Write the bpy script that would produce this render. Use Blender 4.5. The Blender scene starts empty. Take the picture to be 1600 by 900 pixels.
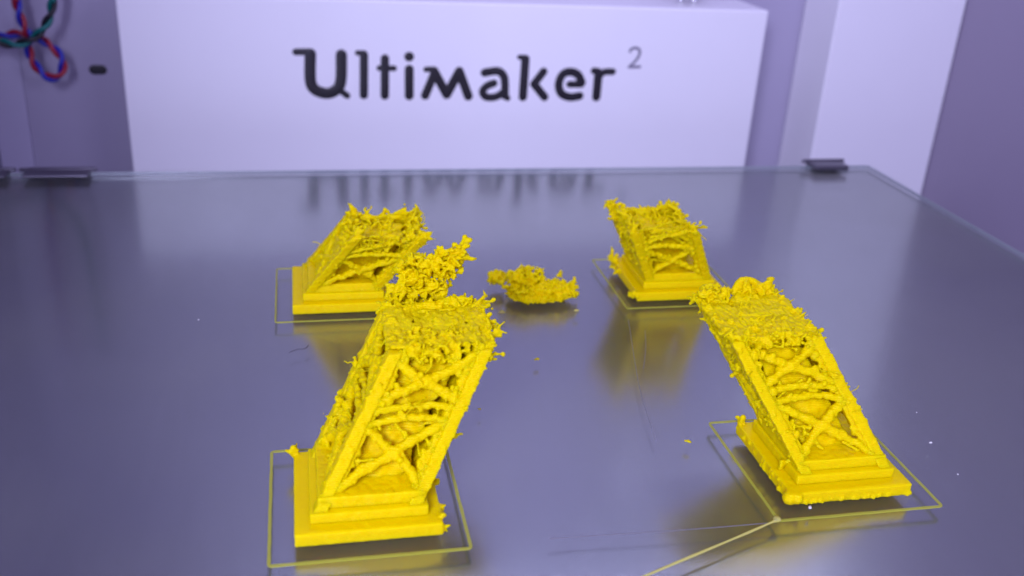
import bpy, bmesh, math, random
import numpy as np
from mathutils import Vector, Matrix, noise
S = 0.001                                    # everything below is written in millimetres
sc = bpy.context.scene
col = sc.collection

# ------------------------------------------------------------------ camera
cam = bpy.data.cameras.new('camera'); cam_o = bpy.data.objects.new('camera', cam); col.objects.link(cam_o)
cam_o.location = (-36.93*S, -131.20*S, 73.69*S)
cam_o.rotation_euler = (1.15080, -0.05453, -0.20343)
cam.sensor_width = 36; cam.lens = 34.6
cam.clip_start = 0.005; cam.clip_end = 5
cam.dof.use_dof = True; cam.dof.focus_distance = 0.137; cam.dof.aperture_fstop = 27
sc.camera = cam_o
# ------------------------------------------------------------------ light
w = bpy.data.worlds.new('World'); sc.world = w; w.use_nodes = True
bg = w.node_tree.nodes['Background']; bg.inputs[0].default_value = (0.45, 0.32, 1.0, 1); bg.inputs[1].default_value = 0.43
def area(name, loc, target, sx, sy, power, color):
    l = bpy.data.lights.new(name, 'AREA'); l.shape = 'RECTANGLE'; l.size = sx*S; l.size_y = sy*S
    l.energy = power; l.color = color
    o = bpy.data.objects.new(name, l); col.objects.link(o); o.location = Vector(loc)*S
    o.rotation_euler = (Vector(target)-Vector(loc)).to_track_quat('-Z', 'Y').to_euler()
    return o
LAMP_TINT = (0.645, 0.645, 1.0)
area('room_lamp_right', (200, -300, 190), (0, 60, 10), 120, 120, 0.32, LAMP_TINT)  # weak unseen room lamp, placed well in front of the printer
area('room_lamp_left', (-150, -320, 200), (20, 60, 10), 120, 120, 2.3, LAMP_TINT)  # main unseen room lamp, set far out to even the light
area('panel_fill_top', (40, 100, 165), (40, 137, 20), 200, 16, 0.10, LAMP_TINT)  # added unseen lamp that brightens the white panel towards its top
vs = sc.view_settings; vs.view_transform = 'Standard'; vs.look = 'None'; vs.exposure = 0; vs.gamma = 1; vs.use_curve_mapping = False

# ------------------------------------------------------------------ materials
def mat(name):
    m = bpy.data.materials.new(name); m.use_nodes = True
    nt = m.node_tree; return m, nt, nt.nodes['Principled BSDF']
def noise_tex(nt, scale, detail=4, stretch=None, rough=.6):
    n = nt.nodes.new('ShaderNodeTexNoise'); n.inputs['Scale'].default_value = scale; n.inputs['Detail'].default_value = detail; n.inputs['Roughness'].default_value = rough
    g = nt.nodes.new('ShaderNodeNewGeometry')
    mp = nt.nodes.new('ShaderNodeMapping'); mp.inputs['Scale'].default_value = stretch or (1, 1, 1)
    nt.links.new(g.outputs['Position'], mp.inputs['Vector']); nt.links.new(mp.outputs['Vector'], n.inputs['Vector'])
    return n
def ramp(nt, src, lo, hi, p0=.3, p1=.7):
    r = nt.nodes.new('ShaderNodeMapRange'); r.inputs['From Min'].default_value = p0; r.inputs['From Max'].default_value = p1
    r.inputs['To Min'].default_value = lo; r.inputs['To Max'].default_value = hi; nt.links.new(src, r.inputs['Value']); return r.outputs[0]
def bump(nt, bs, height, dist, strength=1):
    b = nt.nodes.new('ShaderNodeBump'); b.inputs['Distance'].default_value = dist*S; b.inputs['Strength'].default_value = strength
    nt.links.new(height, b.inputs['Height']); nt.links.new(b.outputs[0], bs.inputs['Normal'])
def mix_col(nt, fac, a, b):
    m = nt.nodes.new('ShaderNodeMix'); m.data_type = 'RGBA'; m.inputs[6].default_value = (*a, 1); m.inputs[7].default_value = (*b, 1)
    nt.links.new(fac, m.inputs[0]); return m.outputs[2]
def painted(name, c, rough=.45, var=.06, metallic=0, bscale=2500, bdist=.02):
    m, nt, b = mat(name)
    n = noise_tex(nt, 60, 5)
    c2 = tuple(x*(1-var) for x in c)
    nt.links.new(mix_col(nt, n.outputs[0], c2, c), b.inputs['Base Color'])
    b.inputs['Metallic'].default_value = metallic
    nt.links.new(ramp(nt, n.outputs[0], rough*.85, rough*1.15), b.inputs['Roughness'])
    bump(nt, b, noise_tex(nt, bscale, 2).outputs[0], bdist)
    return m
def pla(name, c, bumpd=.09, sss=.55, layers=False):
    m, nt, b = mat(name)
    n = noise_tex(nt, 350, 4)
    nt.links.new(mix_col(nt, n.outputs[0], (c[0]*.93, c[1]*.88, c[2]), c), b.inputs['Base Color'])
    b.inputs['Roughness'].default_value = .40
    b.inputs['Specular IOR Level'].default_value = .06
    b.inputs['Subsurface Weight'].default_value = sss
    b.inputs['Subsurface Radius'].default_value = (1.3, .85, .04); b.inputs['Subsurface Scale'].default_value = 1.4*S
    h = noise_tex(nt, 1500, 3, (1, 1, 2.0)).outputs[0]
    if layers:                                    # 0.2 mm print layers
        wv = nt.nodes.new('ShaderNodeTexWave'); wv.bands_direction = 'Z'; wv.inputs['Scale'].default_value = .314/(.22*S); wv.inputs['Distortion'].default_value = .5
        g = nt.nodes.new('ShaderNodeNewGeometry'); nt.links.new(g.outputs['Position'], wv.inputs['Vector'])
        a = nt.nodes.new('ShaderNodeMath'); a.operation = 'ADD'; nt.links.new(wv.outputs[1], a.inputs[0]); nt.links.new(h, a.inputs[1]); h = a.outputs[0]
    bump(nt, b, h, bumpd)
    return m
YEL = (0.85, 0.65, 0.0)
M = {}
M['pla'] = pla('yellow_plastic', YEL, .05, layers=True)
M['pla_base'] = pla('yellow_plastic_layers', YEL, .05, layers=True)
M['skirt'] = pla('thin_yellow_plastic', (0.50, 0.52, 0.06), .05, .1); M['skirt'].node_tree.nodes['Principled BSDF'].inputs['Alpha'].default_value = .62
M['strand'] = pla('clear_yellow_strand', (0.55, 0.50, 0.12), .01, .4); M['strand'].node_tree.nodes['Principled BSDF'].inputs['Roughness'].default_value = .15
M['white'] = painted('white_painted_panel', (0.82, 0.81, 0.82), .40, .02)
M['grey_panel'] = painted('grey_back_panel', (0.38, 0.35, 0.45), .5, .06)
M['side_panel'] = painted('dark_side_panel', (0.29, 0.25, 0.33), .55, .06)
M['trim'] = painted('pale_trim', (0.46, 0.43, 0.55), .5, .06)
M['ink'] = painted('black_ink', (0.012, 0.01, 0.014), .4)
M['grey_ink'] = painted('grey_ink', (0.20, 0.19, 0.24), .4)
M['black'] = painted('black_rubber', (0.012, 0.010, 0.014), .5)
M['clip'] = painted('dark_steel_clip', (0.12, 0.11, 0.14), .35, .2, .6)
M['steel'] = painted('bright_steel', (0.8, 0.8, 0.82), .2, .05, 1)
for n_, c_ in (('red', (.32, .01, .03)), ('blue', (.02, .025, .36)), ('green', (.0, .14, .12)), ('wire_black', (.012, .01, .014))):
    M[n_] = painted('insulation_'+n_, c_, .4, .1)
M['speck'] = painted('pale_speck', (.75, .74, .70), .5)
M['hair'] = painted('dark_hair', (.03, .02, .03), .5)
M['scratch'] = painted('pale_scratch', (.20, .19, .21), .4)
# brushed plate under the glass
m, nt, b = mat('brushed_aluminium'); M['plate'] = m
n1 = noise_tex(nt, 900, 5, (1, .05, 1)); n2 = noise_tex(nt, 40, 5)
nt.links.new(mix_col(nt, ramp(nt, n1.outputs[0], 0, 1), (.49, .495, .52), (.515, .52, .545)), b.inputs['Base Color'])
b.inputs['Metallic'].default_value = 1
nt.links.new(ramp(nt, n2.outputs[0], .22, .25), b.inputs['Roughness'])
# glass sheet: clear with a Fresnel-like surface reflection and a slight dusty film
m = bpy.data.materials.new('sheet_glass'); m.use_nodes = True; nt = m.node_tree; nt.nodes.clear(); M['glass'] = m
out = nt.nodes.new('ShaderNodeOutputMaterial'); tr = nt.nodes.new('ShaderNodeBsdfTransparent'); tr.inputs[0].default_value = (.95, .965, .96, 1)
gl = nt.nodes.new('ShaderNodeBsdfGlossy'); gl.inputs['Roughness'].default_value = .13
df = nt.nodes.new('ShaderNodeBsdfDiffuse'); df.inputs[0].default_value = (.5, .5, .40, 1)
lw = nt.nodes.new('ShaderNodeLayerWeight'); lw.inputs[0].default_value = .5
pw = nt.nodes.new('ShaderNodeMath'); pw.operation = 'POWER'; pw.inputs[1].default_value = 5; nt.links.new(lw.outputs['Facing'], pw.inputs[0])
ma = nt.nodes.new('ShaderNodeMath'); ma.operation = 'MULTIPLY_ADD'; ma.inputs[1].default_value = .6; ma.inputs[2].default_value = .03; nt.links.new(pw.outputs[0], ma.inputs[0])
mx = nt.nodes.new('ShaderNodeMixShader'); nt.links.new(ma.outputs[0], mx.inputs[0]); nt.links.new(tr.outputs[0], mx.inputs[1]); nt.links.new(gl.outputs[0], mx.inputs[2])
film = noise_tex(nt, 22, 2); mx2 = nt.nodes.new('ShaderNodeMixShader'); dust = noise_tex(nt, 1900, 2)
fa = nt.nodes.new('ShaderNodeMath'); fa.operation = 'ADD'; nt.links.new(ramp(nt, film.outputs[0], .02, .06), fa.inputs[0]); nt.links.new(ramp(nt, dust.outputs[0], 0, .25, .68, .80), fa.inputs[1]); nt.links.new(fa.outputs[0], mx2.inputs[0])
nt.links.new(mx.outputs[0], mx2.inputs[1]); nt.links.new(df.outputs[0], mx2.inputs[2]); nt.links.new(mx2.outputs[0], out.inputs[0])
M['glass_edge'] = painted('ground_glass_edge', (.33, .36, .40), .3, .15)

# ------------------------------------------------------------------ helpers
class MB:
    def __init__(s): s.v = []; s.f = []
    def add(s, vs, fs):
        o = len(s.v); s.v += [tuple(x) for x in vs]; s.f += [tuple(i+o for i in f) for f in fs]; return s
    def box(s, a, b):
        (x0, y0, z0), (x1, y1, z1) = a, b
        return s.add([(x0,y0,z0),(x1,y0,z0),(x1,y1,z0),(x0,y1,z0),(x0,y0,z1),(x1,y0,z1),(x1,y1,z1),(x0,y1,z1)],
                     [(3,2,1,0),(4,5,6,7),(0,1,5,4),(1,2,6,5),(2,3,7,6),(3,0,4,7)])
    def tube(s, pts, r, n=6, flat=None):
        """round or (flat=(axis, factor)) squashed tube with rounded ends"""
        pts = [Vector(p) for p in pts]; R = r if isinstance(r, (list, tuple)) else [r]*len(pts)
        P = []; Q = []
        d0 = (pts[1]-pts[0]).normalized(); d1 = (pts[-1]-pts[-2]).normalized()
        for a in (-.98, -.7, -.38): P.append(pts[0]+d0*a*R[0]); Q.append(R[0]*math.sqrt(1-a*a))
        P += pts; Q += R
        for a in (.38, .7, .98): P.append(pts[-1]+d1*a*R[-1]); Q.append(R[-1]*math.sqrt(1-a*a))
        nrm = None; vs = []
        for i, p in enumerate(P):
            d = (P[min(i+1, len(P)-1)]-P[max(i-1, 0)])
            d = d.normalized() if d.length > 1e-9 else d0
            if nrm is None: nrm = d.orthogonal().normalized()
            nrm = (nrm-d*nrm.dot(d)); nrm = nrm.normalized() if nrm.length > 1e-6 else d.orthogonal().normalized()
            bn = d.cross(nrm)
            for k in range(n):
                t = 2*math.pi*k/n; o = (nrm*math.cos(t)+bn*math.sin(t))*Q[i]
                if flat: o[flat[0]] *= flat[1]
                vs.append(p+o)
        fs = [(i*n+k, i*n+(k+1) % n, (i+1)*n+(k+1) % n, (i+1)*n+k) for i in range(len(P)-1) for k in range(n)]
        fs += [tuple(range(n-1, -1, -1)), tuple((len(P)-1)*n+k for k in range(n))]
        return s.add(vs, fs)
    def bar(s, pts, wx, wy, n_seg=None):
        """horizontal-section square bar along pts"""
        vs = []
        for p in pts:
            x, y, z = p; vs += [(x-wx, y-wy, z), (x+wx, y-wy, z), (x+wx, y+wy, z), (x-wx, y+wy, z)]
        n = len(pts); fs = [(i*4+k, i*4+(k+1) % 4, i*4+4+(k+1) % 4, i*4+4+k) for i in range(n-1) for k in range(4)]
        fs += [(3, 2, 1, 0), tuple((n-1)*4+k for k in range(4))]
        return s.add(vs, fs)
    def blob(s, c, r, sq=(1, 1, 1)):
        n, mrings = 7, 4; vs = [(c[0], c[1], c[2]-r*sq[2])]
        for i in range(1, mrings):
            t = math.pi*i/mrings
            for k in range(n):
                a = 2*math.pi*k/n; vs.append((c[0]+r*sq[0]*math.sin(t)*math.cos(a), c[1]+r*sq[1]*math.sin(t)*math.sin(a), c[2]-r*sq[2]*math.cos(t)))
        vs.append((c[0], c[1], c[2]+r*sq[2])); L = len(vs)-1
        fs = [(0, 1+(k+1) % n, 1+k) for k in range(n)]
        for i in range(mrings-2):
            for k in range(n): a = 1+i*n+k; b_ = 1+i*n+(k+1) % n; fs.append((a, b_, b_+n, a+n))
        fs += [(L, L-n+k, L-n+(k+1) % n) for k in range(n)]
        return s.add(vs, fs)
def link(name, me, m, parent=None, smooth=True, origin=(0, 0, 0)):
    me.materials.clear(); me.materials.append(m)
    me.polygons.foreach_set('use_smooth', [smooth]*len(me.polygons)); me.update()
    o = bpy.data.objects.new(name, me); col.objects.link(o)
    if parent: o.parent = parent
    return o
def to_mesh(name, mb, org=(0, 0, 0)):
    me = bpy.data.meshes.new(name); ox, oy, oz = org
    me.from_pydata([((x-ox)*S, (y-oy)*S, (z-oz)*S) for x, y, z in mb.v], [], mb.f); me.update(); return me
def build(name, mb, m, parent=None, smooth=False, org=(0, 0, 0), bevel=0):
    me = to_mesh(name, mb, org)
    if bevel:
        bm = bmesh.new(); bm.from_mesh(me)
        bmesh.ops.bevel(bm, geom=bm.edges[:], offset=bevel*S, segments=2, affect='EDGES', profile=.5)
        bm.to_mesh(me); bm.free()
    o = link(name, me, m, parent, smooth)
    if not parent: o.location = Vector(org)*S
    return o
JOBS = []
def melt(name, mb, m, parent=None, org=(0, 0, 0), voxel=.2, amp=.1, freq=1.2, zmin=None, kind=None):
    """fuse the pieces of mb into one lumpy skin of plastic (all skins are made together at the end)"""
    raw = bpy.data.meshes.new('raw'); raw.from_pydata(mb.v, [], mb.f); raw.update()
    o = bpy.data.objects.new(name, raw)
    if parent: o.parent = parent
    else: o.location = Vector(org)*S
    if kind: o['kind'] = kind
    JOBS.append((o, raw, m, org, voxel, amp, freq, zmin))
    return o
def melt_all():
    tmp = []
    for o, raw, m, org, voxel, amp, freq, zmin in JOBS:
        t = bpy.data.objects.new('raw', raw); col.objects.link(t); tmp.append(t)
        md = t.modifiers.new('r', 'REMESH'); md.mode = 'VOXEL'; md.voxel_size = voxel; md.adaptivity = 0
    dg = bpy.context.evaluated_depsgraph_get(); dg.update()
    out = [bpy.data.meshes.new_from_object(t.evaluated_get(dg)) for t in tmp]
    for t in tmp: bpy.data.objects.remove(t)
    for (o, raw, m, org, voxel, amp, freq, zmin), r in zip(JOBS, out):
        n = len(r.vertices); co = np.empty(n*3); nr = np.empty(n*3)
        r.vertices.foreach_get('co', co); r.vertices.foreach_get('normal', nr); co = co.reshape(-1, 3); nr = nr.reshape(-1, 3)
        d = np.array([noise.fractal(Vector(c), 1.0, 2.0, 3) for c in (co*freq).tolist()])*amp
        co = co+nr*d[:, None]
        if zmin is not None: co[:, 2] = np.maximum(co[:, 2], zmin)
        r.vertices.foreach_set('co', ((co-np.array(org))*S).ravel())
        r.materials.clear(); r.materials.append(m); r.polygons.foreach_set('use_smooth', [True]*len(r.polygons)); r.update()
        o.data = r; r.name = o.name; col.objects.link(o); bpy.data.meshes.remove(raw)
def thing(name, label, cat, org=(0, 0, 0), group=None):
    o = bpy.data.objects.new(name, None); o.empty_display_size = .004; col.objects.link(o); o.location = Vector(org)*S
    return tag(o, label, cat, group)
def tag(o, label, cat, group=None):
    o['label'] = label; o['category'] = cat
    if group: o['group'] = group
    return o
def smooth_path(pts, sub=6):
    pts = [Vector(p) for p in pts]; out = []
    for i in range(len(pts)-1):
        p0, p1, p2, p3 = pts[max(i-1, 0)], pts[i], pts[i+1], pts[min(i+2, len(pts)-1)]
        for k in range(sub):
            t = k/sub
            out.append(.5*((2*p1)+(p2-p0)*t+(2*p0-5*p1+4*p2-p3)*t*t+(3*p1-p0-3*p2+p3)*t**3))
    out.append(pts[-1]); return out

# ------------------------------------------------------------------ the printer's inside: walls
YP, YB, XR, XL = 137.6, 160.0, 160.8, -119.5
def struct(name, a, b, m, bevel=0):
    mb = MB().box(a, b); o = build(name, mb, m, None, False, (0, 0, 0), bevel); o['kind'] = 'structure'; return o
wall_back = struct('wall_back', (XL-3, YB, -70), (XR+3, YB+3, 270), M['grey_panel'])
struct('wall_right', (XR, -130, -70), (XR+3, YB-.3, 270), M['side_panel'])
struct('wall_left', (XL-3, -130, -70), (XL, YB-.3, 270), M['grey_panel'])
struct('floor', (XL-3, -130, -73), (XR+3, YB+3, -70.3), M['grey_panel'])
slot = MB().tube([(-92.0, YB, 11.4), (-89.9, YB, 11.4)], 1.35, 20, (1, .15))
build('slot', slot, M['black'], wall_back, True)
tag(build('corner_trim', MB().box((XL+.2, YB-.9, -70), (-110.6, YB-.1, 265)), M['trim'], None, False, (-115, YB, -70), .2), 'narrow pale vertical trim strip behind the twisted cables', 'trim strip')
column = tag(build('corner_cover', MB().box((118.7, 139.5, -70), (XR-.3, YB-.3, 265)), M['white'], None, False, (139, 150, -70), .4),
             'tall white corner cover standing between the back panel and the dark side wall', 'cover')
# logo panel box
lp = thing('logo_panel', 'wide white metal box behind the print bed carrying black lettering', 'panel', (7, 148, -70))
lo = (7, 148, -70)
build('box_cover', MB().box((-80.9, YP, -70), (96.1, YB-.3, 35.3)), M['white'], lp, False, lo, .5)
LET = {
 'U': [(1.74, [(-37.1, 21.5), (-33.1, 21.6)]), (2.88, [(-33.3, 21.0), (-33.5, 14.2), (-32.4, 11.6), (-29.2, 10.5), (-26.5, 11.7), (-25.4, 14.3), (-25.2, 20.9)]), (1.67, [(-25.7, 11.4), (-23.8, 9.9)])],
 'l': [(1.4, [(-20.9, 21.5), (-19.1, 21.5)]), (2.17, [(-19.2, 21.0), (-19.3, 10.1)])],
 't': [(2.19, [(-13.6, 20.1), (-13.6, 10.0)]), (1.49, [(-15.1, 17.5), (-11.1, 17.5)])],
 'i': [(2.48, [(-7.1, 20.7), (-7.0, 20.7)]), (2.36, [(-7.0, 17.3), (-6.9, 10.0)])],
 'm': [(1.45, [(-2.4, 17.3), (-0.2, 17.4)]), (2.25, [(-0.1, 16.2), (-2.5, 10.1)]), (2.38, [(-0.2, 16.9), (3.5, 10.4)]), (2.42, [(3.5, 10.4), (6.8, 16.9)]), (2.41, [(6.8, 16.9), (9.6, 10.0)])],
 'a': [(2.16, [(13.9, 16.6), (17.5, 17.1), (19.2, 16.0), (19.8, 14.1), (20.0, 10.2)]), (2.05, [(16.7, 13.7), (14.6, 12.8), (13.6, 11.3), (14.7, 9.8), (17.5, 9.9), (19.8, 11.4)]), (1.65, [(19.9, 10.3), (20.8, 9.5)])],
 'k': [(1.36, [(23.6, 21.0), (25.4, 21.0)]), (2.33, [(25.3, 20.5), (25.2, 9.9)]), (2.22, [(30.7, 17.1), (28.2, 13.6)]), (2.22, [(28.2, 13.6), (31.5, 9.9)])],
 'e': [(1.83, [(38.5, 13.6), (42.1, 13.6)]), (2.27, [(42.1, 14.1), (40.8, 16.3), (38.5, 17.1), (36.3, 16.3), (35.4, 13.5), (36.4, 10.9), (39.1, 9.9), (41.8, 10.3)])],
 'r': [(1.84, [(45.4, 17.5), (46.8, 17.3)]), (2.41, [(46.8, 16.7), (46.8, 10.0)]), (1.85, [(46.9, 15.4), (48.3, 17.1), (51.0, 17.3)])],
 '2': [(0.78, [(55.5, 23.1), (56.1, 23.9), (57.3, 24.1), (58.3, 23.5), (58.4, 22.2), (57.4, 20.4), (55.7, 18.7)]), (0.79, [(55.7, 18.7), (58.9, 18.8)])]}
for ch, strokes in LET.items():
    mb = MB()
    for wd, pts in strokes:
        P = [(x, YP, z) for x, z in pts]
        if len(P) > 2: P = smooth_path(P, 5)
        mb.tube(P, wd*.535, 16, (1, .12))
    build('letter' if ch != '2' else 'superscript_numeral', mb, M['ink'] if ch != '2' else M['grey_ink'], lp, True, lo)
# rods standing on the box
for x in (72.6, 76.6):
    r_ = thing('guide_rod', 'thin bright steel guide rod on the white box, '+('nearer the lettering' if x < 74 else 'nearer the corner cover'), 'rod', (x, 147, 35.3), 'pair of guide rods on the white box')
    build('shaft', MB().tube([(x, 147, 36.2), (x, 147, 262)], .75, 16), M['steel'], r_, True, (x, 147, 35.3))
    build('collar', MB().tube([(x, 147, 36.0), (x, 147, 36.4)], .95, 16), M['steel'], r_, True, (x, 147, 35.3))
    build('bearing', MB().tube([(x, 147, 39.0), (x, 147, 52.0)], 1.8, 20), M['black'], r_, True, (x, 147, 35.3))

# twisted cables in front of the grey wall
def twisted(name, label, path, mats, R=.62, r=.62, pitch=8.5):
    P = smooth_path(path, 14)
    L = [0]
    for i in range(1, len(P)): L.append(L[-1]+(P[i]-P[i-1]).length)
    root = thing(name, label, 'cable', path[0])
    for h in range(2):
        pts = []
        for i, p in enumerate(P):
            d = (P[min(i+1, len(P)-1)]-P[max(i-1, 0)]).normalized()
            n = Vector((0, 1, 0)); n = (n-d*n.dot(d)).normalized(); bn = d.cross(n)
            a = 2*math.pi*L[i]/pitch+math.pi*h
            pts.append(p+(n*math.cos(a)+bn*math.sin(a))*R)
        build('wire', MB().tube(pts, r, 10), M[mats[h]], root, True, path[0])['label'] = mats[h].replace('wire_', '')+' insulated wire of the twist'
    return root
rb = [(-107.2, 33.1), (-107.0, 31.2), (-106.8, 27.7), (-106.0, 23.5), (-105.4, 21.2), (-105.9, 18.9), (-105.2, 15.5), (-102.9, 12.2), (-100.4, 11.2), (-98.3, 12.9), (-97.8, 15.8), (-99.2, 18.3), (-101.5, 20.1), (-103.7, 21.1), (-106.0, 21.8), (-108.7, 22.0), (-112.2, 21.4), (-117.5, 20.6)]
yy = [150.5, 150.5, 150.5, 151, 151.5, 151, 150.5, 150, 150, 150, 150.5, 151, 152, 153, 154, 154, 154, 154]
rb3 = [(-107.5, 152, 70), (-107.3, 151, 50)]+[(x, y, z) for (x, z), y in zip(rb, yy)]
twisted('twisted_cable', 'red and blue twisted cable hanging in a small loop before the grey wall', rb3, ('red', 'blue'))
gb = [(-97.2, 33.4), (-97.7, 31.5), (-98.6, 28.2), (-100.4, 25.2), (-102.7, 22.7), (-105.3, 21.2), (-108.5, 20.3), (-112.2, 21.1), (-117.5, 22)]
gb3 = [(-96.5, 150, 70), (-96.7, 149, 50)]+[(x, 147.5, z) for x, z in gb]
twisted('twisted_cable', 'green and black twisted cable bending over the red and blue loop', gb3, ('green', 'wire_black'))

# ------------------------------------------------------------------ print bed
G = 1.0                                                     # glass thickness
bx0, bx1, by0, by1 = -115, 115, -122, 102.4
bed = thing('print_bed', 'flat glass sheet over a brushed grey metal heater plate', 'print bed', (0, 0, -9))
bo = (0, 0, -9)
build('heater_plate', MB().box((bx0+.1, by0+.1, -9), (bx1-.1, by1-.1, -G-.15)), M['plate'], bed, False, bo, .3)
build('glass_sheet', MB().box((bx0, by0, -G), (bx1, by1, 0)), M['glass'], bed, False, bo)
e = .2
for a, b in (((bx0-e, by0-e, -G), (bx1+e, by0-.02, -.08)), ((bx0-e, by1+.02, -G), (bx1+e, by1+e, -.08)), ((bx0-e, by0, -G), (bx0-.02, by1, -.08)), ((bx1+.02, by0, -G), (bx1+e, by1, -.08))):
    build('ground_edge', MB().box(a, b), M['glass_edge'], bed, False, bo, .12)
def clip(x0, x1, label, ybk=by1, hh=1.2):
    c = thing('glass_clip', label, 'clip', ((x0+x1)/2, ybk, 0)); o = ((x0+x1)/2, ybk, 0)
    build('jaw', MB().box((x0, ybk-4.2, .02), (x1, ybk+2.6, hh)), M['clip'], c, False, o, .25)
    build('back_plate', MB().box((x0+.4, ybk+.8, -6), (x1-.4, ybk+2.4, .0)), M['clip'], c, False, o, .25)
    build('lip', MB().tube([(x0-1.2, ybk+1.0, hh-.2), (x1+.8, ybk+1.0, hh-.1)], .5, 10), M['clip'], c, True, o)
clip(-98.4, -84.4, 'long low dark steel clip holding the glass edge below the cables', hh=.55)
clip(97.2, 106.8, 'short dark steel clip holding the glass edge near the white corner cover', hh=1.2)
clip(-114.5, -101.8, 'dark steel clip holding the glass corner beside the left wall', hh=.55)

# ------------------------------------------------------------------ printed tower legs
def walk(mb, rnd, c, rad, steps, step, r, bias=None, hold=1.0):
    """a wandering strand that stays around an ellipsoid"""
    p = Vector((c[0]+rnd.uniform(-1, 1)*rad[0]*.8, c[1]+rnd.uniform(-1, 1)*rad[1]*.8, c[2]+rnd.uniform(-1, 1)*rad[2]*.8))
    d = Vector((rnd.gauss(0, 1), rnd.gauss(0, 1), rnd.gauss(0, .7))).normalized(); pts = [p.copy()]
    for i in range(steps):
        d = d+Vector((rnd.gauss(0, .6), rnd.gauss(0, .6), rnd.gauss(0, .6)))
        q = Vector(((p.x-c[0])/rad[0], (p.y-c[1])/rad[1], (p.z-c[2])/rad[2]))
        if q.length > 1: d -= q*.8*hold
        if bias: d += Vector(bias)
        d.normalize(); p = p+d*step; pts.append(p.copy())
    rr = [r*rnd.uniform(.7, 1.35) for _ in pts]; rr[-1] *= .6
    mb.tube(pts, rr, 5)
def flake(mb, rnd, c, r):
    """a torn scrap: a thin crumpled disc in a random plane"""
    n = Vector((rnd.gauss(0, 1), rnd.gauss(0, 1), rnd.gauss(0, 1))).normalized(); a = n.orthogonal().normalized(); b_ = n.cross(a); c = Vector(c)
    top = []; bot = []; k = 8; t = rnd.uniform(.11, .17)
    for i in range(k):
        an = 2*math.pi*i/k; rr = r*rnd.uniform(.45, 1.25); p = c+(a*math.cos(an)+b_*math.sin(an)*.75)*rr+n*rnd.gauss(0, .15)*r
        top.append(p+n*t); bot.append(p-n*t)
    vs = top+bot+[c+n*t, c-n*t]; fs = []
    for i in range(k):
        j = (i+1) % k; fs += [(i, j, 2*k), (k+j, k+i, 2*k+1), (j, i, k+i, k+j)]
    mb.add(vs, fs)
def tangle(mb, rnd, c, rad, n, r=.3, steps=14, step=.6, bias=None):
    for _ in range(int(n*1.5)): walk(mb, rnd, c, rad, rnd.randint(steps//2, steps), step*.6, r*rnd.uniform(.4, .75), bias)
    for _ in range(n*3):
        q = Vector((rnd.gauss(0, 1), rnd.gauss(0, 1), rnd.gauss(0, 1))).normalized()*rnd.random()**.4
        flake(mb, rnd, (c[0]+q.x*rad[0], c[1]+q.y*rad[1], c[2]+q.z*rad[2]), rnd.uniform(.35, .95))
    for _ in range(n):
        q = Vector((rnd.gauss(0, 1), rnd.gauss(0, 1), rnd.gauss(0, 1))).normalized()
        tuft(mb, rnd, (c[0]+q.x*rad[0]*.95, c[1]+q.y*rad[1]*.95, c[2]+q.z*rad[2]*.95), q+Vector((rnd.gauss(0, .4), rnd.gauss(0, .4), rnd.gauss(0, .4))), 1, 1.2, r*.6)
def tuft(mb, rnd, p, d, n=3, ln=1.6, r=.22):
    for _ in range(n):
        q = Vector(p); v = Vector(d).normalized(); pts = [q.copy()]; l = ln*rnd.uniform(.5, 1.1)
        for i in range(5):
            v = (v+Vector((rnd.gauss(0, .4), rnd.gauss(0, .4), rnd.gauss(0, .4)))).normalized(); q = q+v*l/5; pts.append(q.copy())
            if rnd.random() < .45: mb.blob(q+Vector((rnd.gauss(0, .15), rnd.gauss(0, .15), rnd.gauss(0, .15))), r*rnd.uniform(.6, 1.3), (rnd.uniform(.7, 1.6), 1, rnd.uniform(.7, 1.3)))
        mb.tube(pts, [r*1.3, r, r*.8, r*rnd.uniform(.5, 1.1), r*.6, r*.4], 5)

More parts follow.
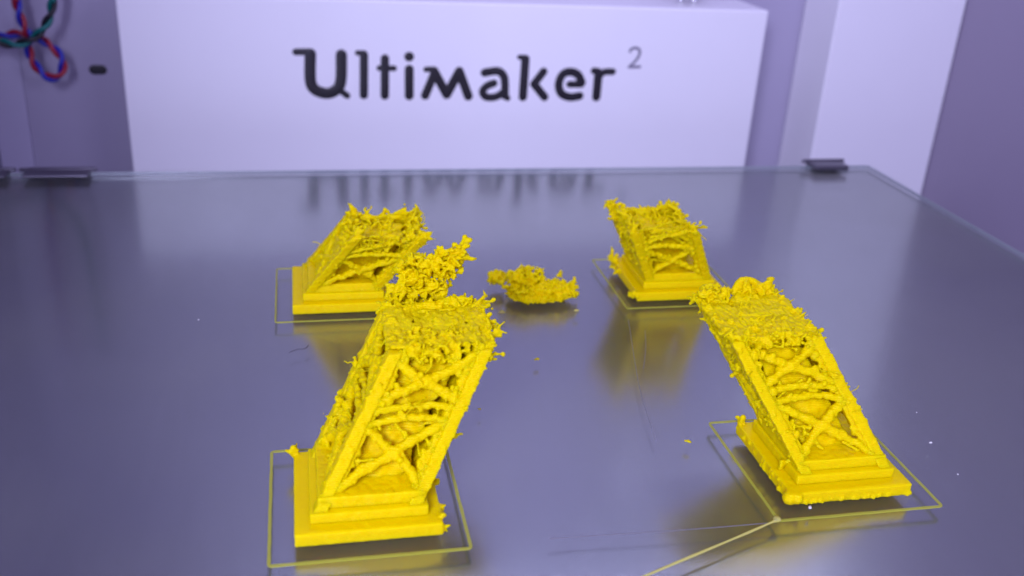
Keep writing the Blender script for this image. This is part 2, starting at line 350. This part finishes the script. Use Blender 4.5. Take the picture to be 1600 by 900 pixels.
def leg(sx, sy, k, ztop, seed, label, webs, rough, sheet, extra):
    rnd = random.Random(seed)
    cx0, cy0 = sx*30.5, sy*30.5
    org = (cx0, cy0, 0)
    root = thing('printed_tower_leg', label, 'printed leg', org, 'failed printed tower legs')
    def cen(z): return cx0-sx*k*(z-3), cy0-sy*k*(z-3)
    # stepped foot
    b = MB().box((cx0-8.5, cy0-8.5, 0), (cx0+8.5, cy0+8.5, 1.75)); extra.get('base', lambda *_: 0)(b, rnd)
    melt('base_slab', b, M['pla_base'], root, org, .16, .05, 1.1, zmin=.02)
    t = .12
    melt('plinth', MB().box((cx0-6.85-t*sx, cy0-6.85-t*sy, 1.6), (cx0+6.85-t*sx, cy0+6.85-t*sy, 3.05)), M['pla_base'], root, org, .16, .07, .9)
    q = .4
    melt('plinth_cap', MB().box((cx0-6.2-q*sx, cy0-6.2-q*sy, 2.9), (cx0+6.2-q*sx, cy0+6.2-q*sy, 4.5)), M['pla_base'], root, org, .16, .09, .9)
    H = 5.55
    def P(u, v, z):                        # u, v in -1..1 over the leg's section
        x, y = cen(z); return Vector((x+u*H, y+v*H, z))
    # corner posts
    for u in (-1, 1):
        for v in (-1, 1):
            zt = ztop+rnd.uniform(-.7, .5) if not sheet else ztop-.3
            mb = MB(); zs = [2.7+(zt-2.7)*i/24 for i in range(25)]
            mb.bar([P(u, v, z)+Vector((rnd.gauss(0, .04), rnd.gauss(0, .04), 0)) for z in zs], .82, .82)
            # a second ridge along the outside, as the two printed walls of a post
            mb.bar([P(u*.84, v*.98, z)+Vector((rnd.gauss(0, .03), -v*.2+rnd.gauss(0, .03), 0)) for z in zs[1:]], .55, .62)
            for _ in range(int(60*rough)):
                z = rnd.uniform(4, zt); p = P(u, v, z); a = rnd.choice((0, 1))
                o = Vector((rnd.choice((-1, 1))*.85, rnd.uniform(-.85, .85), 0)) if a else Vector((rnd.uniform(-.85, .85), rnd.choice((-1, 1))*.85, 0))
                mb.blob(p+o*1.1, rnd.uniform(.10, .24), (1, 1, .8))
            for _ in range(int(10*rough)):
                z = zt-(zt-5)*rnd.random()**1.6; p = P(u, v, z); dr = Vector((rnd.gauss(0, 1), rnd.gauss(0, 1), rnd.gauss(0, .3)))
                tuft(mb, rnd, p+dr.normalized()*.7, dr, 1, rnd.uniform(.6, 1.2), .17)
            if not sheet: tuft(mb, rnd, P(u, v, zt), (rnd.gauss(0, .4), rnd.gauss(0, .4), 1), 4, 2.0, .34)
            for _ in range(int(34*rough)):
                z = zt-(zt-5)*rnd.random()**1.2; e_ = rnd.choice((0, 1))
                p = P(u*.72, v, z) if e_ else P(u, v*.72, z)
                mb.blob(p+Vector((rnd.gauss(0, .12), rnd.gauss(0, .12), 0)), rnd.uniform(.25, .5), (1, 1, rnd.uniform(.8, 1.8)))
            melt('corner_post', mb, M['pla'], root, org, .15, .10, 1.3)
    # the lattice of each face
    faces = (('y', -1), ('y', 1), ('x', -1), ('x', 1))
    for ax, sd in faces:
        def F(a, z): return P(a*.98, sd*1.0, z) if ax == 'y' else P(sd*1.0, a*.98, z)
        def strand(mb, pts, r, bl=10):
            pp = smooth_path(pts, 5); pp = [p_+Vector((rnd.gauss(0, .07), rnd.gauss(0, .07), rnd.gauss(0, .07))) for p_ in pp]
            mb.tube(pp, [r*rnd.uniform(.85, 1.2) for _ in pp], 7)
            for _ in range(int(bl*rough)):
                p_ = rnd.choice(pp); mb.blob(p_+Vector((rnd.gauss(0, .3), rnd.gauss(0, .3), rnd.gauss(0, .35))), rnd.uniform(.2, .45))
            for _ in range(int(bl*rough*.25)):
                tuft(mb, rnd, rnd.choice(pp), (rnd.gauss(0, 1), rnd.gauss(0, 1), rnd.gauss(0, 1)), 1, 1.1, .2)
        # lower cross with bowed feet
        mb = MB(); R1 = .64 if sheet else .52
        strand(mb, [F(-.9, 4.5), F(-.5, 6.3), F(0, 7.9), F(.45, 9.3), F(.9, 10.6)], R1, 12)
        strand(mb, [F(.9, 4.5), F(.5, 6.3), F(0, 7.9), F(-.45, 9.3), F(-.9, 10.6)], R1, 12)
        mb.blob(F(0, 7.9), R1*1.5, (1, 1, .8))
        melt('cross_brace', mb, M['pla'], root, org, .15, .17, 1.3)
        for z_, bow in (((10.7, .5), (12.0, .4)) if sheet else ((11.0, .5),)):
            mb = MB(); strand(mb, [F(-.95, z_), F(-.4, z_+bow), F(.1, z_+bow*1.1), F(.5, z_+bow*.8), F(.95, z_)], .46, 9)
            for q_ in (-1, 1): mb.blob(F(q_*.8, z_), rnd.uniform(.5, .9))
            melt('crossbar', mb, M['pla'], root, org, .15, .12, 1.3)
        # upper cross, half broken
        mb = MB(); zc = 14.8
        if sheet:
            strand(mb, [F(-.92, 12.6), F(-.45, 13.8), F(0, zc), F(.5, 16), F(.9, 17.4)], .6, 10)
            strand(mb, [F(.92, 12.6), F(.45, 13.8), F(0, zc), F(-.45, 15.8), F(-.7, 16.6)], .6, 10)
            mb.blob(F(.02, zc), 1.0, (1, 1, .9))
            for _ in range(int(12*rough)): mb.blob(F(rnd.choice((-1, 1))*rnd.uniform(.55, .95), rnd.uniform(12, 17.5)), rnd.uniform(.3, .75), (1, .8, 1.2))
            for _ in range(6): tuft(mb, rnd, F(rnd.uniform(-.9, .9), rnd.uniform(16.5, 18)), (rnd.gauss(0, 1), rnd.gauss(0, 1), rnd.gauss(0, .7)), 2, 1.4, .22)
        else:
            strand(mb, [F(-.92, 12.0), F(-.45, 13.0), F(.1, 13.9), F(.6, 14.6)], .4, 8)
            strand(mb, [F(.92, 12.6), F(.5, 13.8), F(.2, 14.8)], .4, 8)
            for _ in range(5): tuft(mb, rnd, F(rnd.uniform(-.9, .9), rnd.uniform(13, 14.5)), (rnd.gauss(0, 1), rnd.gauss(0, 1), rnd.gauss(0, .7)), 2, 1.4, .22)
        melt('cross_brace', mb, M['pla'], root, org, .15, .14, 1.3)
    # plastic that sagged into the hollow middle
    mb = MB(); zs = [3.6+(ztop-1.2-3.6)*i/20 for i in range(21)]
    mb.bar([P(0, 0, z)+Vector((.5*noise.noise(Vector((z*.5, seed, 1))), .5*noise.noise(Vector((z*.5, seed, 2))), 0)) for z in zs], 3.35, 3.35)
    melt('inner_core', mb, M['pla'], root, org, .22, .55, .42)
    # stringy skins on the faces that printed badly
    for ax, sd, z0, z1, dens in webs:
        mb = MB()
        def F(a, z, off=0): return P(a, sd*(.93-off), z) if ax == 'y' else P(sd*(.93-off), a, z)
        nu, nz = 7, int((z1-z0)*2.2)
        for i in range(nz):
            z = z0+(z1-z0)*i/(nz-1)
            pp = [F(-1+2*j/nu, z+rnd.gauss(0, .15), rnd.uniform(0, .05)) for j in range(nu+1)]
            a = 0; bb = nu
            if rnd.random() > dens: a = rnd.randint(0, 4); bb = min(nu, a+rnd.randint(2, 4))
            if bb-a >= 1: mb.tube(pp[a:bb+1], [rnd.uniform(.36, .6) for _ in pp[a:bb+1]], 6)
        for _ in range(int(26*dens)):
            p_ = F(rnd.uniform(-.9, .9), rnd.uniform(z0, z1)); tuft(mb, rnd, p_, (rnd.gauss(0, 1), rnd.gauss(0, 1), rnd.gauss(0, .6)), 1, 1.4, .24)
        melt('string_web', mb, M['pla'], root, org, .2, .2, 1.1, kind='stuff')
    mb = MB()
    for ax, sd in faces:
        for _ in range(int(7*rough)+2):
            a0 = rnd.uniform(-.95, .95); z0 = rnd.uniform(9.5, ztop-.5) if rnd.random() < .75 else rnd.uniform(5, 9); pts = []
            aa, zz, da, dz = a0, z0, rnd.gauss(0, .12), rnd.gauss(0, .5)
            for _k in range(9):
                pts.append(P(aa, sd*rnd.uniform(.93, 1.0), zz) if ax == 'y' else P(sd*rnd.uniform(.93, 1.0), aa, zz))
                da += rnd.gauss(0, .06); dz += rnd.gauss(0, .25); aa = max(-1, min(1, aa+da*.7)); zz = max(4.8, min(ztop, zz+dz*.7))
            mb.tube(pts, [rnd.uniform(.14, .3) for _ in pts], 5)
            if rnd.random() < .7: flake(mb, rnd, rnd.choice(pts), rnd.uniform(.4, 1.0))
    melt('string_web', mb, M['pla'], root, org, .15, .1, 1.4, kind='stuff')
    mb = MB()
    for _ in range(26):
        u = rnd.choice((-1, 1))*rnd.uniform(.9, 1.1); v = rnd.uniform(-1.05, 1.05); u, v = rnd.choice(((u, v), (v, u))); z = rnd.uniform(ztop*.45, ztop+.2)
        p = P(u, v, z); d = Vector((u, v, rnd.gauss(0, .8))).normalized(); pts = [p.copy()]
        for _k in range(9):
            d = (d+Vector((rnd.gauss(0, .35), rnd.gauss(0, .35), rnd.gauss(0, .35)))).normalized(); p = p+d*rnd.uniform(.2, .42); pts.append(p.copy())
        mb.tube(smooth_path(pts, 3), rnd.uniform(.05, .1), 5)
    o_ = build('fine_strings', mb, M['pla'], root, True, org); o_['kind'] = 'stuff'
    if sheet:
        mb = MB(); n = 30
        for i in range(n):                                   # strands side by side, torn off at different lengths
            u = -1.12+2.24*i/(n-1); nn = noise.noise(Vector((u*2.2, seed, 0)))
            a = -.85+.8*nn+rnd.uniform(-.15, .15); b2 = 1.05+.25*noise.noise(Vector((u*2.5, seed, 9)))+rnd.uniform(-.12, .1)
            if abs(u) > .8: a = -1.0
            pts = []
            for j in range(13):
                v = a+(b2-a)*j/12; h = noise.noise(Vector((u*1.5, v*1.5, seed)))
                pts.append(P(u, v, ztop+.8*h-.35*max(0, -v-.3))+Vector((rnd.gauss(0, .1), 0, rnd.gauss(0, .09))))
            cut = rnd.random()
            kc = rnd.randint(3, 9); segs = [pts] if cut > .04 else [pts[:kc], pts[kc+1:]]
            for sg in segs: mb.tube(sg, [rnd.uniform(.24, .34) for _ in sg], 6)
        for _ in range(60):
            u = rnd.uniform(-1.1, 1.1); v = rnd.choice((-1, 1, 1.05)); u, v = rnd.choice(((u, v), (v, u)))
            tuft(mb, rnd, P(u*.98, v*.98, ztop), (u, v, rnd.gauss(0, .6)), 2, rnd.uniform(.8, 2.4), .2); flake(mb, rnd, P(u*1.04, v*1.04, ztop+rnd.gauss(0, .3)), rnd.uniform(.4, .9))
        for _ in range(26): tuft(mb, rnd, P(rnd.uniform(-.9, .9), rnd.uniform(-1, -.3), ztop-.2), (rnd.gauss(0, 1), -.8, rnd.gauss(0, .6)), 2, 1.8, .2)
        for _ in range(22): walk(mb, rnd, tuple(P(0, -.75, ztop-.9)), (5, 2.0, 1.0), 14, .5, .2)
        for _ in range(7): walk(mb, rnd, tuple(P(0, .1, ztop+.2)), (5.6, 5.2, .35), 12, .6, .17)
        for _ in range(36): flake(mb, rnd, P(rnd.uniform(-1, 1), rnd.uniform(-1.1, -.4), ztop-rnd.uniform(0, 1.6)), rnd.uniform(.4, .9))
        melt('top_sheet', mb, M['pla'], root, org, .15, .12, 1.3)
    else:
        mb = MB()
        for ax, sd in faces:
            for _ in range(8):
                def F(a, z): return P(a, sd*rnd.uniform(.7, 1.05), z) if ax == 'y' else P(sd*rnd.uniform(.7, 1.05), a, z)
                a = rnd.uniform(-1, .4); b2 = a+rnd.uniform(.4, 1.2); z = ztop+rnd.uniform(-2.6, .1); sl = rnd.gauss(0, .4)
                strand_pts = [F(a+(b2-a)*j/4, z+sl*j+rnd.gauss(0, .2)) for j in range(5)]
                mb.tube(strand_pts, [rnd.uniform(.18, .36) for _ in strand_pts], 5)
            for _ in range(6):
                a = rnd.uniform(-1, 1); p_ = P(a, sd, ztop-.8) if ax == 'y' else P(sd, a, ztop-.8)
                tuft(mb, rnd, p_, (rnd.gauss(0, .5), rnd.gauss(0, .5), 1), 2, 2.0, .3)
        for _ in range(22):
            walk(mb, rnd, tuple(P(0, 0, ztop-2.2)), (5.2, 5.2, 1.5), 14, .7, .24)
        melt('string_tangle', mb, M['pla'], root, org, .15, .12, 1.4, kind='stuff')
    if 'tangle' in extra:
        mb = MB(); extra['tangle'](mb, rnd, P); melt('string_tangle', mb, M['pla'], root, org, .14, .10, 1.6, kind='stuff')
    if 'bits' in extra:
        mb = MB(); extra['bits'](mb, rnd, P); melt('loose_strings', mb, M['pla'], root, org, .15, .08, 1.6, kind='stuff')
    return root

# front-left
def fl_base(mb, rnd):
    tuft(mb, rnd, (-39.0, -22.2, 1.4), (-.3, .3, 1), 5, 1.6, .32)
    for y in (-36.8, -35.6, -30, -25): tuft(mb, rnd, (-22.1, y, 1.3), (1, rnd.gauss(0, .3), .3), 2, 1.0, .28)
    tuft(mb, rnd, (-22.0, -38.4, .8), (1, -.3, -.2), 3, 1.0, .3)
def fl_tangle(mb, rnd, P):
    tangle(mb, rnd, (-21.5, -11.5, 19.6), (3.6, 2.2, 3.0), 26, .36, 14, .65)
    tangle(mb, rnd, (-18.3, -11.2, 22.6), (2.2, 1.6, 2.2), 14, .34, 12, .6)
    tangle(mb, rnd, (-22.4, -11.0, 22.0), (2.3, 1.6, 2.2), 14, .34, 12, .6)
    tangle(mb, rnd, (-24.4, -12.2, 18.2), (2.2, 2.0, 2.4), 14, .34, 12, .6)
    tangle(mb, rnd, (-17.0, -14.5, 18.2), (2.2, 2.0, 1.3), 8, .34, 12, .6)
    tuft(mb, rnd, (-16.6, -11, 24.2), (.5, 0, 1), 5, 2.2, .36)
    tuft(mb, rnd, (-15.9, -11, 23.4), (1, 0, -.2), 3, 1.8, .34)
def fl_bits(mb, rnd, P):
    for p_, d_, n, ln in (((-15.4, -16.2, 18.4), (1, .8, .6), 5, 3.6), ((-14.8, -20.5, 18.0), (1, .2, .3), 5, 3.0), ((-14.6, -23.5, 17.4), (1, .3, .8), 4, 3.0), ((-15.5, -26.4, 16.4), (1, 0, .2), 4, 2.2)):
        tuft(mb, rnd, p_, d_, n, ln, .33)
    cur = [(-21.4, -31.2, 6.6), (-20.6, -31.3, 7.6), (-19.9, -31.4, 8.8), (-20.0, -31.3, 9.8), (-20.6, -31.2, 9.6), (-20.3, -31, 8.7), (-19.5, -31, 8.4)]
    mb.tube(smooth_path(cur, 4), .22, 6); tuft(mb, rnd, cur[-1], (1, 0, .3), 2, .8, .2)
    tuft(mb, rnd, P(-1.14, .5, 9.5), (-1, .2, .5), 4, 1.3, .32); mb.blob(P(-1.3, .5, 10.0), .5)
    tuft(mb, rnd, P(-1.1, .95, 12.5), (-1, .1, .3), 3, 1.0, .28)
    for z in (6.5, 8.5): tuft(mb, rnd, P(1.12, -.7, z), (1, -.2, .1), 2, 1.1, .26)
leg(-1, -1, .63, 18.3, 11, 'tall leaning yellow printed leg with stringy top and a tangle curling over its rear edge', [('y', 1, 4.5, 18, .95), ('x', 1, 4.5, 18, .9)], 1.0, True, dict(base=fl_base, tangle=fl_tangle, bits=fl_bits))
# front-right
def fr_base(mb, rnd):
    mb.blob((22.0, -38.6, .9), 1.0, (1, 1, .9)); mb.blob((22.9, -39.0, 1.0), .8)
    tuft(mb, rnd, (22.6, -22.2, 1.5), (-.4, .3, .8), 4, 1.1, .32)
    for i in range(30): mb.blob((22.0+rnd.uniform(-.1, .15), -38+16*rnd.random(), rnd.uniform(.3, 1.4)), rnd.uniform(.2, .4))
    for i in range(26): mb.blob((23+16*rnd.random(), -39.0, rnd.uniform(.15, .5)), rnd.uniform(.2, .33))
def fr_tangle(mb, rnd, P):
    tangle(mb, rnd, (18.2, -16.6, 19.0), (2.4, 1.6, 1.5), 12, .34, 12, .6)
    tangle(mb, rnd, (24.5, -15.8, 19.3), (2.6, 1.2, 1.2), 9, .34, 12, .6)
    pts = smooth_path([(21.5, -15.6, 19.0), (22.6, -15.2, 20.5), (24.6, -15.2, 20.3), (26.4, -15.6, 19.2)], 5)
    mb.tube(pts, .5, 6); tuft(mb, rnd, (26, -16, 19.6), (1, 0, .8), 5, 2.0, .4)
    tuft(mb, rnd, (27.9, -18.2, 18.3), (1, .2, 0), 4, 1.6, .36)
    tuft(mb, rnd, P(1.1, -.6, 17.5), (1, 0, .3), 5, 1.5, .36)
def fr_bits(mb, rnd, P):
    for z in (7, 8.5, 10, 11.5, 13, 14.5, 16): tuft(mb, rnd, P(-1.1, rnd.uniform(-.9, .9), z), (-1, 0, .2), 3, .9, .28)
    pts = smooth_path([(22.9, -33.6, 1.9), (23.4, -33.8, 2.9), (24.4, -34.2, 3.2), (25.2, -34.8, 2.9)], 5); mb.tube(pts, .34, 6)
    tuft(mb, rnd, (23.2, -33.7, 2.6), (-1, 0, .6), 4, .9, .25)
leg(1, -1, .55, 18.4, 23, 'tall leaning yellow printed leg joined to a loose diagonal filament strand at its outline', [('y', 1, 4.5, 18, .95), ('x', -1, 4.0, 18, .98)], .8, True, dict(base=fr_base, tangle=fr_tangle, bits=fr_bits))
# back-left
leg(-1, 1, .60, 15.6, 37, 'short yellow printed leg with open broken top behind the tangle, nearest the cables', [('y', 1, 4.5, 15, .95), ('x', 1, 4.5, 14.5, .9), ('x', -1, 4.5, 14.8, .7)], .55, False, {})
# back-right
def br_base(mb, rnd):
    tuft(mb, rnd, (22.2, 22.6, 1.2), (-1, -.4, .2), 6, 2.0, .34)
    tuft(mb, rnd, (22.3, 37.5, 1.6), (-1, 0, .6), 4, 3.0, .36); tuft(mb, rnd, (22.3, 33.5, 1.2), (-1, -.2, .1), 3, 2.6, .3)
    tuft(mb, rnd, (22.3, 36, 1.6), (-.2, 0, 1), 4, 2.6, .36)
def br_tangle(mb, rnd, P):
    tuft(mb, rnd, P(-1, 1, 14.8), (-.5, .1, 1), 8, 3.0, .42); tuft(mb, rnd, P(-1.05, .6, 14), (-1, 0, .4), 6, 2.6, .36)
    tuft(mb, rnd, P(-1.05, .2, 12), (-1, 0, .2), 4, 2.0, .32); tuft(mb, rnd, P(.9, 1, 15), (.1, 0, 1), 6, 2.4, .4)
    for _ in range(24): tuft(mb, rnd, P(-1.0, rnd.uniform(-1, 1), rnd.uniform(5, 14)), (-1, 0, .2), 1, rnd.uniform(.8, 1.8), .28)
leg(1, 1, .55, 15.6, 41, 'short shaggy yellow printed leg with broken top and strings trailing off its foot', [('y', 1, 4.5, 15, .95), ('x', -1, 4.0, 15, .98)], .75, False, dict(base=br_base, tangle=br_tangle))

# ------------------------------------------------------------------ outlines printed round the feet
def outline(sx, sy, label, wd, seed):
    rnd = random.Random(seed); h = 11.33; cx, cy = sx*30.5, sy*30.5
    cor = [(-h, -h), (h, -h), (h, h), (-h, h)]; vs = []; n = 40; ring = []
    for i in range(4):
        a, b_ = cor[i], cor[(i+1) % 4]
        for k in range(n):
            t = k/n; x = a[0]+(b_[0]-a[0])*t; y = a[1]+(b_[1]-a[1])*t; ring.append((x, y))
    N = len(ring)
    mb = MB(); v = []
    for i, (x, y) in enumerate(ring):
        wdt = wd*(1+.22*noise.noise(Vector((i*.35, seed, 0)))); m_ = max(abs(x), abs(y)); ctr = 0.04*noise.noise(Vector((i*.2, seed, 5)))
        fo = (m_+ctr+wdt/2)/m_; fi = (m_+ctr-wdt/2)/m_
        corner = .985 if i % n == 0 else 1
        v += [(cx+x*fo*corner, cy+y*fo*corner, .012), (cx+x*fo*.999*corner, cy+y*fo*.999*corner, .16), (cx+x*fi*1.001, cy+y*fi*1.001, .16), (cx+x*fi, cy+y*fi, .012)]
    f = [(i*4+k, ((i+1) % N)*4+k, ((i+1) % N)*4+(k+1) % 4, i*4+(k+1) % 4) for i in range(N) for k in range(4)]
    mb.add(v, f)
    return tag(build('printed_outline', mb, M['skirt'], None, False, (cx, cy, 0)), label, 'outline', 'thin square outlines on the glass')
outline(-1, -1, 'thin square greenish outline around the leg with the big tangle', .40, 1)
outline(1, -1, 'thin square greenish outline with the loose strand leaving its corner', .36, 2)
outline(-1, 1, 'thin square greenish outline around the short leg nearest the cables', .28, 3)
outline(1, 1, 'thin square greenish outline around the short shaggy leg', .28, 4)

# ------------------------------------------------------------------ loose tangle in the middle
rnd = random.Random(77); mb = MB()
tangle(mb, rnd, (4.8, 26.2, 1.5), (6.3, 3.4, 1.5), 80, .34, 14, .65)
tangle(mb, rnd, (4.8, 26.8, .5), (6.0, 3.6, .6), 60, .34, 14, .6)
tangle(mb, rnd, (4.6, 24.6, .8), (4.6, 1.4, .8), 30, .32, 12, .6)
tangle(mb, rnd, (2.6, 28.0, 3.6), (3.4, 2.2, 1.6), 24, .34, 12, .6)
tangle(mb, rnd, (-2.2, 31.5, 1.9), (2.1, 1.5, .9), 14, .36, 10, .6)
tangle(mb, rnd, (9.8, 25.9, 1.5), (2.2, 2.0, 1.3), 12, .32, 10, .6)
for x in (1.5, 2.6, 4.4, 6.4, 8): tuft(mb, rnd, (x, 23.4, .9), (rnd.gauss(0, .2), -.5, -.8), 3, 1.2, .26)
for _ in range(12):
    a = rnd.uniform(0, 2*math.pi); tuft(mb, rnd, (4.6+6.4*math.cos(a), 27.5+3.6*math.sin(a), 2.6), (math.cos(a), math.sin(a), .1), 2, 1.5, .28)
mb.v = [(x, y, z-.55) for x, y, z in mb.v]
tag(melt('string_clump', mb, M['pla'], None, (4.6, 27.5, 0), .14, .10, 1.5, zmin=.03), 'loose flat clump of tangled yellow plastic strings lying alone on the glass', 'string clump')

# ------------------------------------------------------------------ strands, crumbs and marks on the glass
pts = smooth_path([(18.9, -41.9, .35), (17.6, -42.4, .3), (14.0, -43.8, .28), (9.0, -45.7, .28), (0.3, -49.0, .28), (-9, -52.6, .28)], 6)
mb = MB().tube(pts, [.24 if i < 4 else .15+.02*math.sin(i*.7) for i in range(len(pts))], 10); mb.blob((18.9, -41.8, .35), .55, (1, 1, .6))
tag(build('filament_strand', mb, M['strand'], None, True, (18.9, -41.9, 0)), 'glossy yellow filament strand running diagonally away from an outline corner', 'strand')
def streak(name, pts, r, m, label, cat, z=.03):
    P = smooth_path([(x, y, z) for x, y in pts], 6)
    return tag(build(name, MB().tube(P, r, 6, (2, .25)), m, None, True, (pts[0][0], pts[0][1], 0)), label, cat)
streak('ooze_line', [(18.6, -42.0), (8, -41.9), (-1, -41.6), (-9.7, -41.3)], .08, M['scratch'], 'faint pale thin line left on the glass beside the glossy strand', 'line')
streak('scratch', [(18.0, 14.8), (14.8, 2.0), (12.0, -10.0), (10.0, -22.5)], .04, M['scratch'], 'hairline pale scratch on the glass running between the legs', 'scratch')
streak('scratch', [(19.6, 10.5), (17.5, 4.0), (14.9, -2.5)], .035, M['scratch'], 'short pale scratch branching beside the long one', 'scratch')
streak('hair', [(-39.6, 8.4), (-38.4, 9.3), (-37.2, 9.4), (-36.6, 10.6)], .07, M['hair'], 'tiny dark curled hair on the glass before the short leg', 'hair', .06)
for i, (x, y, r, mn, lb) in enumerate([(-1.35, 2.23, .35, 'pla', 'small orange-yellow crumb on bare glass in the middle of the bed'),
        (14.4, -23.4, .4, 'pla', 'yellow crumb on the glass left of the strand-joined leg'),
        (9.7, 18.9, .5, 'strand', 'pale yellow crumb on the glass before the loose clump'),
        (-3.5, 19.3, .55, 'strand', 'thin pale sliver on the glass by the loose clump and the tangle'),
        (-12.9, -11.7, .28, 'pla', 'tiny yellow crumb on the glass beside the leg with the tangle'),
        (24.4, -39.9, .28, 'speck', 'white speck on the glass against the front of a foot'),
        (49.25, -28.0, .25, 'speck', 'white speck on bare glass far from any leg'),
        (48.4, -35.6, .14, 'speck', 'minute white dot on bare glass'),
        (-54.2, 21.4, .16, 'speck', 'minute white dot on the glass below the cables'),
        (52.0, -20.0, .12, 'speck', 'faint white dust grain on bare glass')]):
    rr = random.Random(i+5); mb = MB()
    for j in range(4): mb.blob((x+rr.gauss(0, r*.5), y+rr.gauss(0, r*.4), r*.4), r*rr.uniform(.4, .65), (1.3, 1, .7))
    tag(melt('crumb', mb, M[mn], None, (x, y, 0), max(.06, r*.2), r*.15, 3, zmin=.02), lb, 'crumb')
melt_all()
